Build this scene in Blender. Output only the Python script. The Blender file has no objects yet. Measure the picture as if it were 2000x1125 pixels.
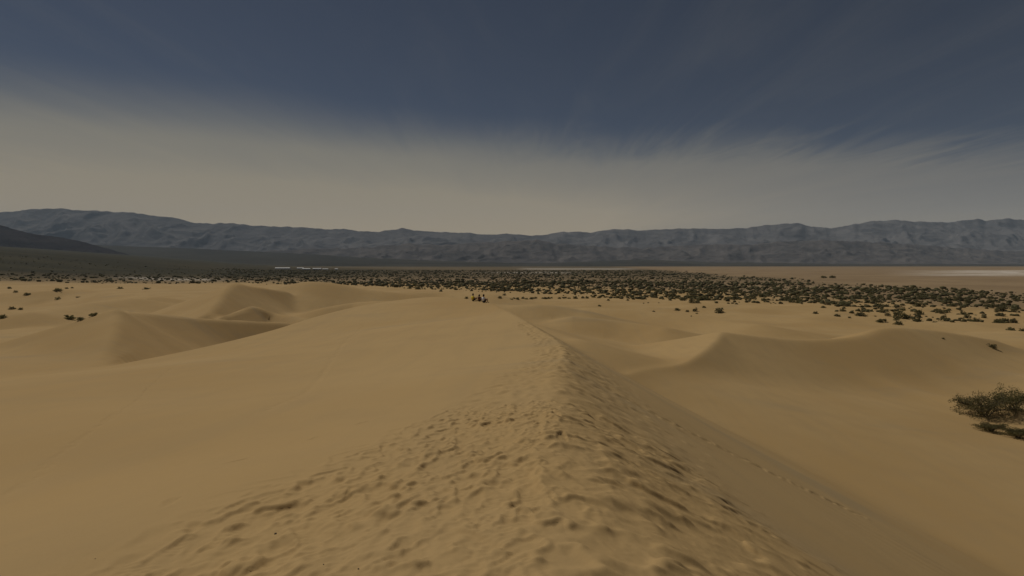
import bpy, bmesh, math, random
import numpy as np
from mathutils import Vector, Matrix

random.seed(7)
rng = np.random.default_rng(11)
sc = bpy.context.scene
COL = sc.collection
R = math.radians

# ------------------------------------------------------------------ camera
EYE = 18.0                       # eye height above the valley floor (m)
PITCH = R(2.66)
cam_d = bpy.data.cameras.new('camera')
cam_d.sensor_width = 36; cam_d.lens = 18.0
cam_d.clip_start = 0.1; cam_d.clip_end = 60000
cam = bpy.data.objects.new('camera', cam_d); COL.objects.link(cam)
cam.location = (0, 0, EYE); cam.rotation_euler = (R(90) - PITCH, 0, 0)
sc.camera = cam

# ------------------------------------------------------------------ light
SUN_EL, SUN_AZ = R(53), R(-46)   # azimuth measured from +Y, negative = to the left
world = bpy.data.worlds.new('World'); sc.world = world; world.use_nodes = True
SKY_STRENGTH = 0.05
CLOUD_COL = (18.2, 15.0, 10.3, 1)
sun_d = bpy.data.lights.new('sun', 'SUN'); sun_d.energy = 5.0; sun_d.angle = R(0.6); sun_d.color = (1, .95, .87)
sun = bpy.data.objects.new('sun', sun_d); COL.objects.link(sun)
sdir = Vector((math.sin(SUN_AZ) * math.cos(SUN_EL), math.cos(SUN_AZ) * math.cos(SUN_EL), math.sin(SUN_EL)))
sun.rotation_euler = sdir.to_track_quat('Z', 'Y').to_euler(); sun.location = (0, 0, 60)
vs = sc.view_settings
vs.view_transform = 'Standard'; vs.look = 'None'; vs.gamma = 1; vs.use_curve_mapping = False
vs.exposure = -1.37
sc.cycles.use_denoising = True
sc.cycles.max_bounces = 4; sc.cycles.volume_bounces = 1; sc.cycles.diffuse_bounces = 2


class NT:
    """small helper for writing node trees"""
    def __init__(s, tree): s.t = tree; s.n = tree.nodes; s.l = tree.links
    def node(s, kind, ins=None, **kw):
        nd = s.n.new(kind)
        for k, v in kw.items(): setattr(nd, k, v)
        for k, v in (ins or {}).items():
            if hasattr(v, 'is_linked'): s.l.new(v, nd.inputs[k])
            else: nd.inputs[k].default_value = v
        return nd
    def m(s, op, a, b=0.0, c=0.0, clamp=False):
        nd = s.node('ShaderNodeMath', {0: a, 1: b, 2: c}, operation=op); nd.use_clamp = clamp
        return nd.outputs[0]
    def ramp(s, v, lo, hi, a=0.0, b=1.0):
        nd = s.node('ShaderNodeMapRange', {0: v, 1: lo, 2: hi, 3: a, 4: b}); nd.interpolation_type = 'SMOOTHSTEP'
        return nd.outputs[0]
    def noise(s, vec, scale, detail=4, rough=.5, dist=0.0):
        return s.node('ShaderNodeTexNoise', {'Vector': vec, 'Scale': scale, 'Detail': detail, 'Roughness': rough, 'Distortion': dist}).outputs[0]
    def mix(s, f, a, b, mode='MIX'):
        nd = s.node('ShaderNodeMix', data_type='RGBA', blend_type=mode)
        for i, v in ((0, f), (6, a), (7, b)):
            if hasattr(v, 'is_linked'): s.l.new(v, nd.inputs[i])
            else: nd.inputs[i].default_value = v
        return nd.outputs[2]


def build_sky():
    k = NT(world.node_tree)
    sky = k.node('ShaderNodeTexSky', sky_type='NISHITA', sun_disc=False, sun_elevation=SUN_EL, sun_rotation=SUN_AZ)
    sky.altitude = 1500; sky.air_density = .68; sky.dust_density = 0.25; sky.ozone_density = .55
    tc = k.node('ShaderNodeTexCoord').outputs['Generated']
    sep = k.node('ShaderNodeSeparateXYZ', {0: tc})
    z = k.m('MAXIMUM', sep.outputs[2], 0.02)
    px = k.m('DIVIDE', sep.outputs[0], z); py = k.m('DIVIDE', sep.outputs[1], z)
    p = k.node('ShaderNodeCombineXYZ', {0: px, 1: py, 2: 0.0}).outputs[0]
    # the cirrus sheet is a layer at one height: its edge runs across the view, its fibres run away from the viewer
    mp = k.node('ShaderNodeMapping', {'Vector': p, 'Rotation': (0, 0, R(14)), 'Scale': (.9, .16, 1)}).outputs[0]
    fib = k.noise(mp, 1.5, 6, .6, .8)
    mp2 = k.node('ShaderNodeMapping', {'Vector': p, 'Rotation': (0, 0, R(-26)), 'Scale': (1.0, .22, 1)}).outputs[0]
    fib2 = k.noise(mp2, 1.7, 6, .62, 1.2)
    big = k.noise(p, .2, 3, .5)
    right = k.ramp(px, -1.5, 1.8)
    edge = k.m('ADD', py, k.m('MULTIPLY', k.m('SUBTRACT', big, .5), 2.4))
    edge = k.m('ADD', edge, k.m('MULTIPLY', k.m('SUBTRACT', fib2, .5), k.m('ADD', .45, k.m('MULTIPLY', right, 2.1))))
    edge = k.m('SUBTRACT', edge, k.m('MULTIPLY', k.ramp(px, -3.5, 1.2), 1.5))
    sheet = k.ramp(edge, 2.0, 4.1)
    thick = k.m('MULTIPLY', sheet, k.m('ADD', .48, k.m('MULTIPLY', fib, .22)), clamp=True)
    thin_r = k.ramp(px, -6.0, 8.0, 1.5, .50)
    thick = k.m('MULTIPLY', thick, thin_r)
    far = k.ramp(py, 3.6, 12.0, 0.0, .58)
    thick = k.m('ADD', thick, k.m('MULTIPLY', far, thin_r), clamp=True)
    wisps = k.m('MULTIPLY', k.ramp(k.m('MULTIPLY', fib2, k.m('ADD', big, .5)), .38, .85), .08)
    dens = k.m('MAXIMUM', k.m('MULTIPLY', thick, .97), wisps)
    ccol = k.mix(k.ramp(sep.outputs[2], .02, .24), CLOUD_COL, (CLOUD_COL[0] * .66, CLOUD_COL[1] * .74, CLOUD_COL[2] * .84, 1))
    hs = k.node('ShaderNodeHueSaturation', {'Saturation': .84, 'Value': .97, 'Color': sky.outputs[0]}).outputs[0]
    out = k.mix(dens, hs, ccol)
    bg = k.n['Background']; k.l.new(out, bg.inputs[0]); bg.inputs[1].default_value = SKY_STRENGTH


build_sky()


# ------------------------------------------------------------------ maths
def ray(u, v):
    """direction of a photo pixel (2000 x 1125), scaled to one metre of ground distance along +Y"""
    a = (u - 1000) / 1000.0; b = (562.5 - v) / 1000.0
    y = math.cos(PITCH) + b * math.sin(PITCH); z = -math.sin(PITCH) + b * math.cos(PITCH)
    return np.array([a / y, 1.0, z / y])


def at(u, v, d):
    p = ray(u, v) * d; p[2] += EYE
    return p


def hash2(ix, iy, seed):
    h = (ix.astype(np.int64) * 374761393 + iy.astype(np.int64) * 668265263 + seed * 974711) & 0xffffffff
    h = ((h ^ (h >> 13)) * 1274126177) & 0xffffffff
    return ((h ^ (h >> 16)) & 0xffff) / 65535.0


def perlin(x, y, seed=0):
    x0 = np.floor(x); y0 = np.floor(y); fx = x - x0; fy = y - y0
    sx = fx * fx * fx * (fx * (fx * 6 - 15) + 10); sy = fy * fy * fy * (fy * (fy * 6 - 15) + 10)
    def g(i, j):
        a = hash2(x0 + i, y0 + j, seed) * 2 * np.pi
        return np.cos(a) * (fx - i) + np.sin(a) * (fy - j)
    n0 = g(0, 0) * (1 - sx) + g(1, 0) * sx; n1 = g(0, 1) * (1 - sx) + g(1, 1) * sx
    return (n0 * (1 - sy) + n1 * sy) * 1.5


def fbm(x, y, o=4, seed=0, gain=.5):
    s = 0; a = 1.0
    for i in range(o):
        s = s + a * perlin(x * 2 ** i + 17.3 * i, y * 2 ** i - 9.1 * i, seed + i); a *= gain
    return s


def ridged(x, y, o=5, seed=0, gain=.5):
    s = 0; a = 1.0; w = 1.0; t = 0
    for i in range(o):
        n = (1 - np.abs(perlin(x * 2 ** i + 5.7 * i, y * 2 ** i + 3.3 * i, seed + i))) ** 2
        s = s + a * n * w; w = np.clip(n * 1.3, 0, 1); t += a; a *= gain
    return s / t


def sstep(a, b, x):
    t = np.clip((x - a) / (b - a), 0, 1)
    return t * t * (3 - 2 * t)


def smax(a, b, k):
    h = np.clip(.5 + .5 * (a - b) / k, 0, 1)
    return b * (1 - h) + a * h + k * h * (1 - h)


def spline(pts, n):
    """Catmull-Rom through points with any number of columns"""
    P = np.asarray(pts, float); out = []
    for i in range(len(P) - 1):
        p0 = P[max(i - 1, 0)]; p1 = P[i]; p2 = P[i + 1]; p3 = P[min(i + 2, len(P) - 1)]
        t = np.linspace(0, 1, n, endpoint=False)[:, None]
        out.append(.5 * (2 * p1 + (p2 - p0) * t + (2 * p0 - 5 * p1 + 4 * p2 - p3) * t ** 2 + (3 * p1 - p0 - 3 * p2 + p3) * t ** 3))
    out.append(P[-1:])
    return np.vstack(out)


def nearest(x, y, line):
    """distance, side (+1 right of the line's direction), fractional index of the nearest point on a polyline"""
    best = np.full(x.shape, 1e18); side = np.zeros(x.shape); par = np.zeros(x.shape)
    for i in range(len(line) - 1):
        ax, ay = line[i, 0], line[i, 1]; dx, dy = line[i + 1, 0] - ax, line[i + 1, 1] - ay
        L = dx * dx + dy * dy
        if L < 1e-12: continue
        t = np.clip(((x - ax) * dx + (y - ay) * dy) / L, 0, 1)
        ex = x - ax - t * dx; ey = y - ay - t * dy; d = ex * ex + ey * ey
        m = d < best
        best = np.where(m, d, best); par = np.where(m, i + t, par)
        side = np.where(m, (ex * dy - ey * dx) / (math.sqrt(L) * np.sqrt(d) + 1e-9), side)
    return np.sqrt(best), side, par


# ------------------------------------------------------------------ the dunes as a height field
CREST = [(1066, 1125, 2.45), (1058, 1000, 3.45), (1060, 900, 4.9), (1070, 800, 8.0), (1078, 750, 11), (1090, 715, 14.5),
         (1101, 690, 18.5), (1086, 665, 23), (1050, 643, 29), (1010, 618, 38), (985, 604, 46), (955, 592, 56), (900, 584, 68), (840, 580, 76)]
ARM = [(740, 592, 66), (640, 615, 56), (560, 640, 50), (400, 680, 42), (280, 705, 37), (190, 722, 34)]
INNER = [(0, 1125, 3.0), (0, 975, 5.2), (0, 850, 9), (0, 780, 15), (0, 740, 24), (300, 900, 7), (300, 780, 14.5), (500, 700, 27), (600, 800, 10.5),
         (700, 880, 6), (800, 700, 22), (800, 640, 38), (650, 660, 38), (900, 620, 45), (430, 1100, 3.05), (820, 760, 12.5), (880, 1100, 2.6)]
crest3 = [np.array([-.6, -40, EYE - 1.2]), np.array([-.2, -12, EYE - 1.35]), np.array([.02, -1.0, EYE - 1.44])] + [at(*c) for c in CREST]
arm3 = [at(*c) for c in ARM]
extra = [np.array([-5, -4, EYE - 2.0]), np.array([-18, -3, EYE - 3.6]), np.array([-40, 2, EYE - 6.0]), np.array([-6, -30, EYE - 1.9]), np.array([-45, 30, EYE - 7.6]),
         np.array([-40, -40, EYE - 5.6])]
ctrl = np.array(crest3 + arm3 + [at(*c) for c in INNER] + extra)


def tps_fit(P):
    n = len(P); d = np.hypot(P[:, None, 0] - P[None, :, 0], P[:, None, 1] - P[None, :, 1])
    K = np.where(d > 0, d * d * np.log(d + 1e-12), 0) + np.eye(n) * .15
    Q = np.hstack([np.ones((n, 1)), P[:, :2]])
    A = np.block([[K, Q], [Q.T, np.zeros((3, 3))]])
    return np.linalg.solve(A, np.concatenate([P[:, 2], np.zeros(3)]))


TPS = tps_fit(ctrl)


def top_surface(x, y):
    s = TPS[-3] + TPS[-2] * x + TPS[-1] * y
    for i, p in enumerate(ctrl):
        d2 = (x - p[0]) ** 2 + (y - p[1]) ** 2
        s = s + TPS[i] * .5 * d2 * np.log(d2 + 1e-12)
    return s


# outline of the main dune's top: crest, summit, left arm; 3rd column = slope of the flank that falls away outside it, 4th = roundness
_out = [(p[0], p[1], .57, float(np.interp(p[1], [0, 5, 10, 18, 30], [.75, .75, .45, .15, .10]))) for p in crest3[:-4]]
_out += [(crest3[-4][0], crest3[-4][1], .60, .06), (crest3[-3][0], crest3[-3][1], .55, .15), (crest3[-2][0], crest3[-2][1], .45, .6), (crest3[-1][0], crest3[-1][1], .36, 1.5)]
_out += [(p[0], p[1], s, 1.2) for p, s in zip(arm3, (.36, .36, .36, .33, .28, .20))]
_out += [(-40, 37, .06, 3), (-60, 38, .05, 3), (-90, 30, .05, 3), (-90, -60, .05, 3)]
OUT = spline(_out, 6)
CRESTLINE = spline([tuple(p) for p in crest3], 8)
POLY = np.vstack([OUT[:, :2], [[-.6, -60]]])


def inside(x, y, poly):
    c = np.zeros(x.shape, bool); j = len(poly) - 1
    for i in range(len(poly)):
        xi, yi = poly[i]; xj, yj = poly[j]
        if yi != yj:
            c ^= ((yi > y) != (yj > y)) & (x < (xj - xi) * (y - yi) / (yj - yi) + xi)
        j = i
    return c


OUTZ = top_surface(OUT[:, 0], OUT[:, 1])


def main_dune(x, y):
    z = np.full(x.shape, -50.0)
    near = (x > -110) & (x < 90) & (y > -70) & (y < 130)
    xs, ys = x[near], y[near]
    d, _, par = nearest(xs, ys, OUT)
    i = np.clip(par.astype(int), 0, len(OUT) - 2); f = par - i
    lerp = lambda a: a[i] * (1 - f) + a[i + 1] * f
    zb, sl, rd = lerp(OUTZ), lerp(OUT[:, 2]), lerp(OUT[:, 3])
    zo = zb - sl * (np.sqrt(d * d + rd * rd) - rd) + .0022 * np.clip(d - 5, 0, 25) ** 2 * sstep(.34, .56, sl)
    z[near] = np.where(inside(xs, ys, POLY), top_surface(xs, ys), zo)
    return z


RIDGES = [  # pixel + distance points of a crest, slope left of its direction, slope right, relief, roundness
    ([(1190, 742, 50), (1262, 727, 55), (1335, 710, 60), (1388, 675, 68), (1412, 648, 76)], .18, .42, 18, .10),
    ([(1412, 648, 76), (1480, 656, 79), (1560, 663, 81), (1640, 661, 83), (1690, 653, 86), (1725, 641, 90), (1785, 641, 94), (1860, 650, 98), (1940, 664, 100)], .26, .36, 18, .45),
    ([(186, 722, 37.5), (203, 695, 42), (222, 650, 49), (230, 606, 58)], .20, .72, 30.0, .06),
    ([(230, 606, 58), (300, 612, 66), (400, 622, 76), (560, 630, 88)], .25, .70, 30, .12),
    ([(405, 613, 106), (425, 590, 118), (455, 554, 146), (500, 560, 165), (560, 568, 185)], .30, .75, 30, .1),
    ([(440, 616, 98), (470, 606, 104), (496, 598, 110), (540, 612, 112), (600, 622, 104)], .30, .72, 14, .1),
    ([(520, 570, 202), (560, 558, 204), (600, 550, 206), (650, 553, 207), (720, 566, 207), (800, 574, 206)], .16, .22, 7.0, 3),
    ([(640, 600, 118), (700, 590, 122), (770, 588, 118), (830, 590, 110)], .2, .26, 3.5, 1.2),
    ([(0, 572, 240), (90, 568, 240), (160, 566, 250), (220, 571, 230), (300, 580, 190)], .12, .18, 4.0, 3),
    ([(60, 610, 125), (120, 600, 140), (190, 590, 155), (260, 582, 170)], .12, .22, 3.2, 2),
    ([(1125, 664, 62), (1080, 652, 70), (1035, 634, 80), (1015, 628, 90)], .2, .24, 3.4, 2.0),
    ([(985, 600, 133), (1040, 595, 134), (1090, 598, 133.5), (1135, 606, 131)], .16, .26, 3.6, 2),
    ([(1120, 618, 118), (1200, 626, 116), (1260, 634, 112), (1300, 640, 108)], .14, .26, 2.2, 1.2),
    ([(1150, 602, 160), (1260, 608, 150), (1380, 622, 135), (1480, 634, 120)], .1, .16, 2.4, 2.5),
    ([(780, 572, 240), (860, 571, 250), (960, 575, 235)], .1, .16, 4.0, 3),
]
ridge_data = []
for pts, sl, sr, rel, rd in RIDGES:
    P = spline([tuple(at(*q)) for q in pts], 7)
    ridge_data.append((P, sl, sr, rel, rd))


def ridge_h(x, y, data):
    P, sl, sr, rel, rd = data
    z = np.full(x.shape, -50.0)
    reach = 110
    near = (x > P[:, 0].min() - reach) & (x < P[:, 0].max() + reach) & (y > P[:, 1].min() - reach) & (y < P[:, 1].max() + reach)
    if not near.any(): return z
    d, side, par = nearest(x[near], y[near], P)
    i = np.clip(par.astype(int), 0, len(P) - 2); f = par - i
    zc = P[i, 2] * (1 - f) + P[i + 1, 2] * f
    s = sl + (sr - sl) * (.5 + .5 * np.clip(side, -1, 1))
    dd = np.sqrt(d * d + rd * rd) - rd
    H = rel * 1.25
    z[near] = zc - H * (1 - np.exp(-s * dd / H)) - .11 * dd
    return z


def fan_h(x, y):
    q = -x - .45 * y - 60
    return 330 * np.tanh(.080 * (np.sqrt(q * q + 200.0 ** 2) + q) * .5 * sstep(150, 1200, -x) / 330)


def base_h(x, y):
    r = np.hypot(x, y)
    z = (3.6 - 3.6 * sstep(30, 210, r)) * sstep(8, -14, x) + .4
    z = z - 1.6 * np.exp(-((x - 36) / 24) ** 2 - ((y - 40) / 22) ** 2)
    z = z + sstep(20, 60, -x) * 2.2 * sstep(260, 90, r)
    sand = sstep(420, 240, r) * sstep(12, 45, r)
    warp = fbm(x / 60, y / 60, 2, 5) * 14
    z = z + sand * (1.1 * (1 - np.abs(perlin((x + warp) / 46 + .3 * y / 46, y / 30 + warp / 40, 3))) ** 2 - .4 + .35 * perlin(x / 17, y / 13, 8))
    z = z + .5 * fbm(x / 160, y / 160, 3, 21) * sstep(60, 300, r)
    return z + fan_h(x, y)


def height(x, y):
    z = base_h(x, y)
    pk = ridge_data[1][0][0]; dist = np.hypot(x - pk[0], y - pk[1])
    cres = smax(ridge_h(x, y, ridge_data[0]), ridge_h(x, y, ridge_data[1]), np.clip(.22 * dist, .05, 5))
    z = smax(cres, z, 2.0)
    for dta in ridge_data[2:]: z = smax(ridge_h(x, y, dta), z, .9)
    z = smax(main_dune(x, y), z, .7)
    return z


# ------------------------------------------------------------------ nested grid
def grow(s0, g, far, g2, end):
    out = []; p = 0.0; s = s0
    while p < end:
        s = s * (g if p < far else g2); p += s; out.append(p)
    return np.array(out)


S0 = .24
ux = np.arange(-6, 15.12 + 1e-6, S0); uy = np.arange(.48, 34.08 + 1e-6, S0)
gx = np.concatenate([(-6 - grow(S0, 1.0105, 600, 1.06, 15200))[::-1], ux, ux[-1] + grow(S0, 1.012, 600, 1.06, 15200)])
gy = np.concatenate([(.48 - grow(S0, 1.10, 600, 1.2, 3000))[::-1], uy, uy[-1] + grow(S0, 1.0125, 600, 1.06, 10400)])
ix0 = np.searchsorted(gx, -6 - 1e-6); iy0 = np.searchsorted(gy, .48 - 1e-6)
MX, MY = np.meshgrid(gx, gy, indexing='ij')
MZ = height(MX, MY)

K1 = 4                                                        # middle level
nx1, ny1 = len(ux) - 1, len(uy) - 1
x1 = np.linspace(ux[0], ux[-1], nx1 * K1 + 1); y1 = np.linspace(uy[0], uy[-1], ny1 * K1 + 1)
X1, Y1 = np.meshgrid(x1, y1, indexing='ij')
C1 = MZ[ix0:ix0 + nx1 + 1, iy0:iy0 + ny1 + 1]


def bilinear(C, k):
    a = np.arange((C.shape[0] - 1) * k + 1) / k; i = np.minimum(a.astype(int), C.shape[0] - 2); f = (a - i)[:, None]
    D = C[i] * (1 - f) + C[i + 1] * f
    b = np.arange((C.shape[1] - 1) * k + 1) / k; j = np.minimum(b.astype(int), C.shape[1] - 2); g = (b - j)[None, :]
    return D[:, j] * (1 - g) + D[:, j + 1] * g


def border_fade(shape, n):
    a = np.minimum(np.arange(shape[0]), np.arange(shape[0])[::-1]); b = np.minimum(np.arange(shape[1]), np.arange(shape[1])[::-1])
    return sstep(0, n, np.minimum(a[:, None], b[None, :]).astype(float))


# near level: a sub-rectangle of the middle level, four times finer
K2 = 4
jx0, jx1 = np.searchsorted(x1, -3.6 - 1e-6), np.searchsorted(x1, 4.32 - 1e-6)
jy0, jy1 = np.searchsorted(y1, 1.44 - 1e-6), np.searchsorted(y1, 9.12 - 1e-6)
x2 = np.linspace(x1[jx0], x1[jx1], (jx1 - jx0) * K2 + 1); y2 = np.linspace(y1[jy0], y1[jy1], (jy1 - jy0) * K2 + 1)
X2, Y2 = np.meshgrid(x2, y2, indexing='ij')

# ---- trodden sand: every footprint is stamped into the height field
cl = CRESTLINE
cl_len = np.concatenate([[0], np.cumsum(np.hypot(np.diff(cl[:, 0]), np.diff(cl[:, 1])))])
s_zero = np.interp(0, cl[:, 1], cl_len)


def on_crest(s):
    """point and unit direction of the crest, s metres ahead of the camera"""
    q = s + s_zero
    x = np.interp(q, cl_len, cl[:, 0]); y = np.interp(q, cl_len, cl[:, 1])
    x2_ = np.interp(q + .4, cl_len, cl[:, 0]); y2_ = np.interp(q + .4, cl_len, cl[:, 1])
    d = np.array([x2_ - x, y2_ - y]); return np.array([x, y]), d / (np.linalg.norm(d) + 1e-9)


def left_reach(s):
    return np.interp(s, [0, 3, 5, 8, 11, 18, 30, 60], [3.1, 2.85, 2.35, 1.85, 1.5, 1.3, .9, .7])


prints = []                                                   # x, y, angle, half length, half width, depth, softness, kind
def add_print(s, t, ang, L, W, D, soft, kind):
    p, d = on_crest(s); n = np.array([d[1], -d[0]])
    if t < 0: D *= float(np.clip((1.12 - abs(t) / left_reach(s)) * 2.6, .22, 1)); soft = min(.7, soft + .25 * max(0, abs(t) / left_reach(s) - .6))   # the edge of the trodden strip is blown over
    q = p + n * t; prints.append((q[0], q[1], math.atan2(d[1], d[0]) + ang, L, W, D, soft, kind))


for _ in range(1350):                                         # old, softened hollows
    s = .3 + 13.7 * rng.random() ** 1.15; t = -left_reach(s) * rng.uniform(.75, 1.12) * rng.random() ** 1.05 + rng.uniform(-.1, .25)
    add_print(s, t, rng.normal(.1, .55), rng.uniform(.15, .30), rng.uniform(.075, .14), rng.uniform(.014, .034), rng.uniform(.16, .42), 0)
for _ in range(680):                                          # fresh prints
    s = .5 + 13.5 * rng.random() ** 1.1; t = -left_reach(s) * .95 * rng.random() ** 1.3 + rng.uniform(-.1, .25)
    add_print(s, t, rng.normal(0, .5) + (math.pi if rng.random() < .5 else 0), rng.uniform(.135, .165), rng.uniform(.058, .075), rng.uniform(.013, .027), rng.uniform(.2, .34), 1)
for _ in range(900):                                          # farther along the ridge
    s = rng.uniform(13, 40); t = -abs(rng.normal(0, .55)) * left_reach(s) + rng.uniform(-.1, .4)
    add_print(s, t, rng.normal(0, .5), rng.uniform(.15, .26), rng.uniform(.07, .12), rng.uniform(.015, .036), rng.uniform(.4, .8), 0)
for _ in range(380):                                          # steps dragged down the slip face
    s = 1.2 + 17 * rng.random() ** 1.25; t = .12 + abs(rng.normal(0, 1.0)) * np.interp(s, [0, 3, 8, 20], [2.4, 2.0, 1.5, 1.0])
    if t > 4.6: continue
    t = max(t, .3); add_print(s, t, -math.pi / 2 + rng.normal(.22, .22), rng.uniform(.18, .42), rng.uniform(.10, .19), rng.uniform(.012, .034), rng.uniform(.3, .6), 2)
for _ in range(70):                                           # broad slumps below the lip
    s = 1.2 + 9 * rng.random() ** 1.2; L = rng.uniform(.35, .75); t = .55 * L + 1.7 * rng.random() ** 1.4
    add_print(s, t, -math.pi / 2 + rng.normal(.15, .3), L, rng.uniform(.17, .30), rng.uniform(.025, .05), rng.uniform(.25, .45), 2)
order = rng.permutation(len(prints)); prints = [prints[i] for i in order]
# one trail of steps that runs down the slip face
p0, p1 = np.array([3.2, 14.6]), np.array([13.8, 19.6])
for i in range(46):
    f = i / 45; q = p0 + (p1 - p0) * f + np.array([rng.normal(0, .05), (.12 if i % 2 else -.12) + rng.normal(0, .05)])
    prints.append((q[0], q[1], .42 + rng.normal(0, .15), rng.uniform(.20, .30), rng.uniform(.09, .13), rng.uniform(.05, .09), .35, 2))
# the clear boot prints nearest the viewer
for (u, v, an, D) in [(950, 992, 80, .022), (900, 1052, 25, .024), (800, 1062, 35, .022), (640, 1032, 40, .018), (1005, 1092, 60, .022), (870, 1100, 20, .020), (990, 1015, 110, .014), (620, 1100, 70, .018),
                      (730, 985, 55, .018), (830, 935, 60, .018), (905, 905, 75, .018), (690, 935, 45, .018), (760, 890, 50, .016), (970, 930, 95, .016), (560, 1040, 40, .020), (480, 1085, 35, .020)]:
    d_ = 1.60 / -ray(u, v)[2]; q = ray(u, v) * d_
    prints.append((q[0], q[1], R(an), .155, .066, D, .17, 1))
# lone prints on the clean slope
for (x, y) in [(-3.4, 6.2), (-2.9, 7.4), (-2.5, 8.4), (-3.0, 4.4), (-2.2, 10.2), (-1.9, 12.0)]:
    prints.append((x, y, 1.4 + rng.normal(0, .3), .14, .055, .007, .6, 1))


def stamp(xa, ya, Z):
    """lay the prints over a grid of extra heights Z; a later print wipes what lay beneath it"""
    for (px, py, an, L, W, D, soft, kind) in prints:
        rad = L * (2.3 if kind == 2 else 1.9) + .05
        i0, i1 = np.searchsorted(xa, px - rad), np.searchsorted(xa, px + rad)
        j0, j1 = np.searchsorted(ya, py - rad), np.searchsorted(ya, py + rad)
        if i1 - i0 < 2 or j1 - j0 < 2: continue
        gx_, gy_ = np.meshgrid(xa[i0:i1] - px, ya[j0:j1] - py, indexing='ij')
        c, s = math.cos(an), math.sin(an)
        a = (gx_ * c + gy_ * s) / L; b = (-gx_ * s + gy_ * c) / W
        wob = 1 + .16 * np.sin(3 * np.arctan2(b, a) + px * 9) + .10 * np.sin(5 * np.arctan2(b, a) + py * 7)
        if kind == 2:                                         # a drag: steep at the top, running out downhill, a pushed lobe at the foot
            w = 1 - .35 * np.clip(a, -1, 1)
            r = np.sqrt(a * a * np.where(a < 0, 1.6, .8) + (b / w) ** 2) / wob
            m = sstep(1 + soft * .5, 1 - soft, r)
            lobe = np.exp(-((a - 1.25) / .35) ** 2 - (b / .9) ** 2) * D * .55
            rim = np.exp(-((r - 1.25) / .22) ** 2) * D * .22
            Z[i0:i1, j0:j1] = Z[i0:i1, j0:j1] * (1 - .7 * m) - D * m * (1.0 - .55 * np.clip((a + 1) / 2, 0, 1)) + lobe + rim
        else:
            w = 1 - .22 * np.exp(-((a + .15) / .3) ** 2) * (kind == 1)
            r = np.sqrt(a * a + (b / w) ** 2) / wob
            m = sstep(1 + soft * .6, 1 - soft, r)
            rim = np.exp(-((r - 1.0 - soft * .75) / (.18 + soft * .3)) ** 2) * D * (.20 if kind == 1 else .20)
            push = np.exp(-((a + 1.15) / .35) ** 2 - (b / 1.1) ** 2) * D * .15
            tread = .0028 * np.sin(a * 17 + b * b * 2.0) * m if kind == 1 else 0
            Z[i0:i1, j0:j1] = Z[i0:i1, j0:j1] * (1 - .75 * m) - D * m * (1 + .2 * a) + rim + push + tread
    return Z


def trodden_mask(x, y):
    m = np.zeros(x.shape)
    near = (y < 45) & (y > -6) & (x > -6) & (x < 9)
    d, side, par = nearest(x[near], y[near], cl[:, :2])
    t = d * np.sign(side); i = np.clip(par.astype(int), 0, len(cl) - 2); s = cl_len[i] + (par - i) * (cl_len[i + 1] - cl_len[i]) - s_zero
    lr = left_reach(s)
    m[near] = np.where(t < 0, sstep(lr * 1.15, lr * .55, -t), sstep(4.5, .5, t) * .7)
    return m


def detail(x, y, xa, ya):
    m = trodden_mask(x, y)
    Z = m * (.036 * fbm(x / .8, y / 1.2, 2, 31) + .018 * fbm(x / .24, y / .34, 2, 37))
    Z = stamp(xa, ya, Z)
    Z = np.where(Z > 0, .024 * np.tanh(Z / .024), .042 * np.tanh(Z / .042))
    r_ = max(1, int(round(.045 / (xa[1] - xa[0])))); P_ = np.pad(Z, r_, 'edge'); B_ = np.zeros_like(Z)
    for a_ in range(2 * r_ + 1):
        for b_ in range(2 * r_ + 1): B_ += P_[a_:a_ + Z.shape[0], b_:b_ + Z.shape[1]]
    B_ /= (2 * r_ + 1) ** 2; Z = 1.22 * (B_ + np.clip(Z - B_, -.008, .008))            # dry sand cannot stand steeper than this
    wx = x + .10 * fbm(x / .5, y / .5, 2, 91); wy = y + .10 * fbm(x / .5 + 9, y / .5, 2, 92)
    Z = Z + m * (.036 * (ridged(wx / .40, wy / .58, 3, 93, .55) - .5))      # crossing rims left by many feet
    return Z + m * .0035 * fbm(x / .06, y / .06, 2, 41)


H1 = height(X1, Y1)
D1 = detail(X1, Y1, x1, y1)
B1 = bilinear(C1, K1)
Z1 = B1 + (H1 + D1 - B1) * border_fade(X1.shape, 10)
C2 = Z1[jx0:jx1 + 1, jy0:jy1 + 1]
B2 = bilinear(C2, K2)
Z2 = B2 + (height(X2, Y2) + detail(X2, Y2, x2, y2) - B2) * border_fade(X2.shape, 12)


def grid_faces(nx, ny, off, hole=None):
    i, j = np.meshgrid(np.arange(nx - 1), np.arange(ny - 1), indexing='ij')
    keep = np.ones(i.shape, bool)
    if hole: keep = ~((i >= hole[0]) & (i < hole[1]) & (j >= hole[2]) & (j < hole[3]))
    a = (i * ny + j)[keep] + off
    return np.stack([a, a + ny, a + ny + 1, a + 1], 1)


def mesh_from(name, V, F, smooth=True):
    me = bpy.data.meshes.new(name); k = F.shape[1]
    me.vertices.add(len(V)); me.vertices.foreach_set('co', np.ascontiguousarray(V, np.float32).ravel())
    me.loops.add(F.size); me.loops.foreach_set('vertex_index', np.ascontiguousarray(F, np.int32).ravel())
    me.polygons.add(len(F)); me.polygons.foreach_set('loop_start', np.arange(0, F.size, k, dtype=np.int32))
    if smooth: me.polygons.foreach_set('use_smooth', np.ones(len(F), bool))
    me.update(calc_edges=True); me.validate(verbose=False)
    return me


def link(name, me, mats=(), parent=None, **props):
    o = bpy.data.objects.new(name, me); COL.objects.link(o)
    for m in (mats if isinstance(mats, (list, tuple)) else [mats]): me.materials.append(m)
    if parent: o.parent = parent
    for k, v in props.items(): o[k] = v
    return o


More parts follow.
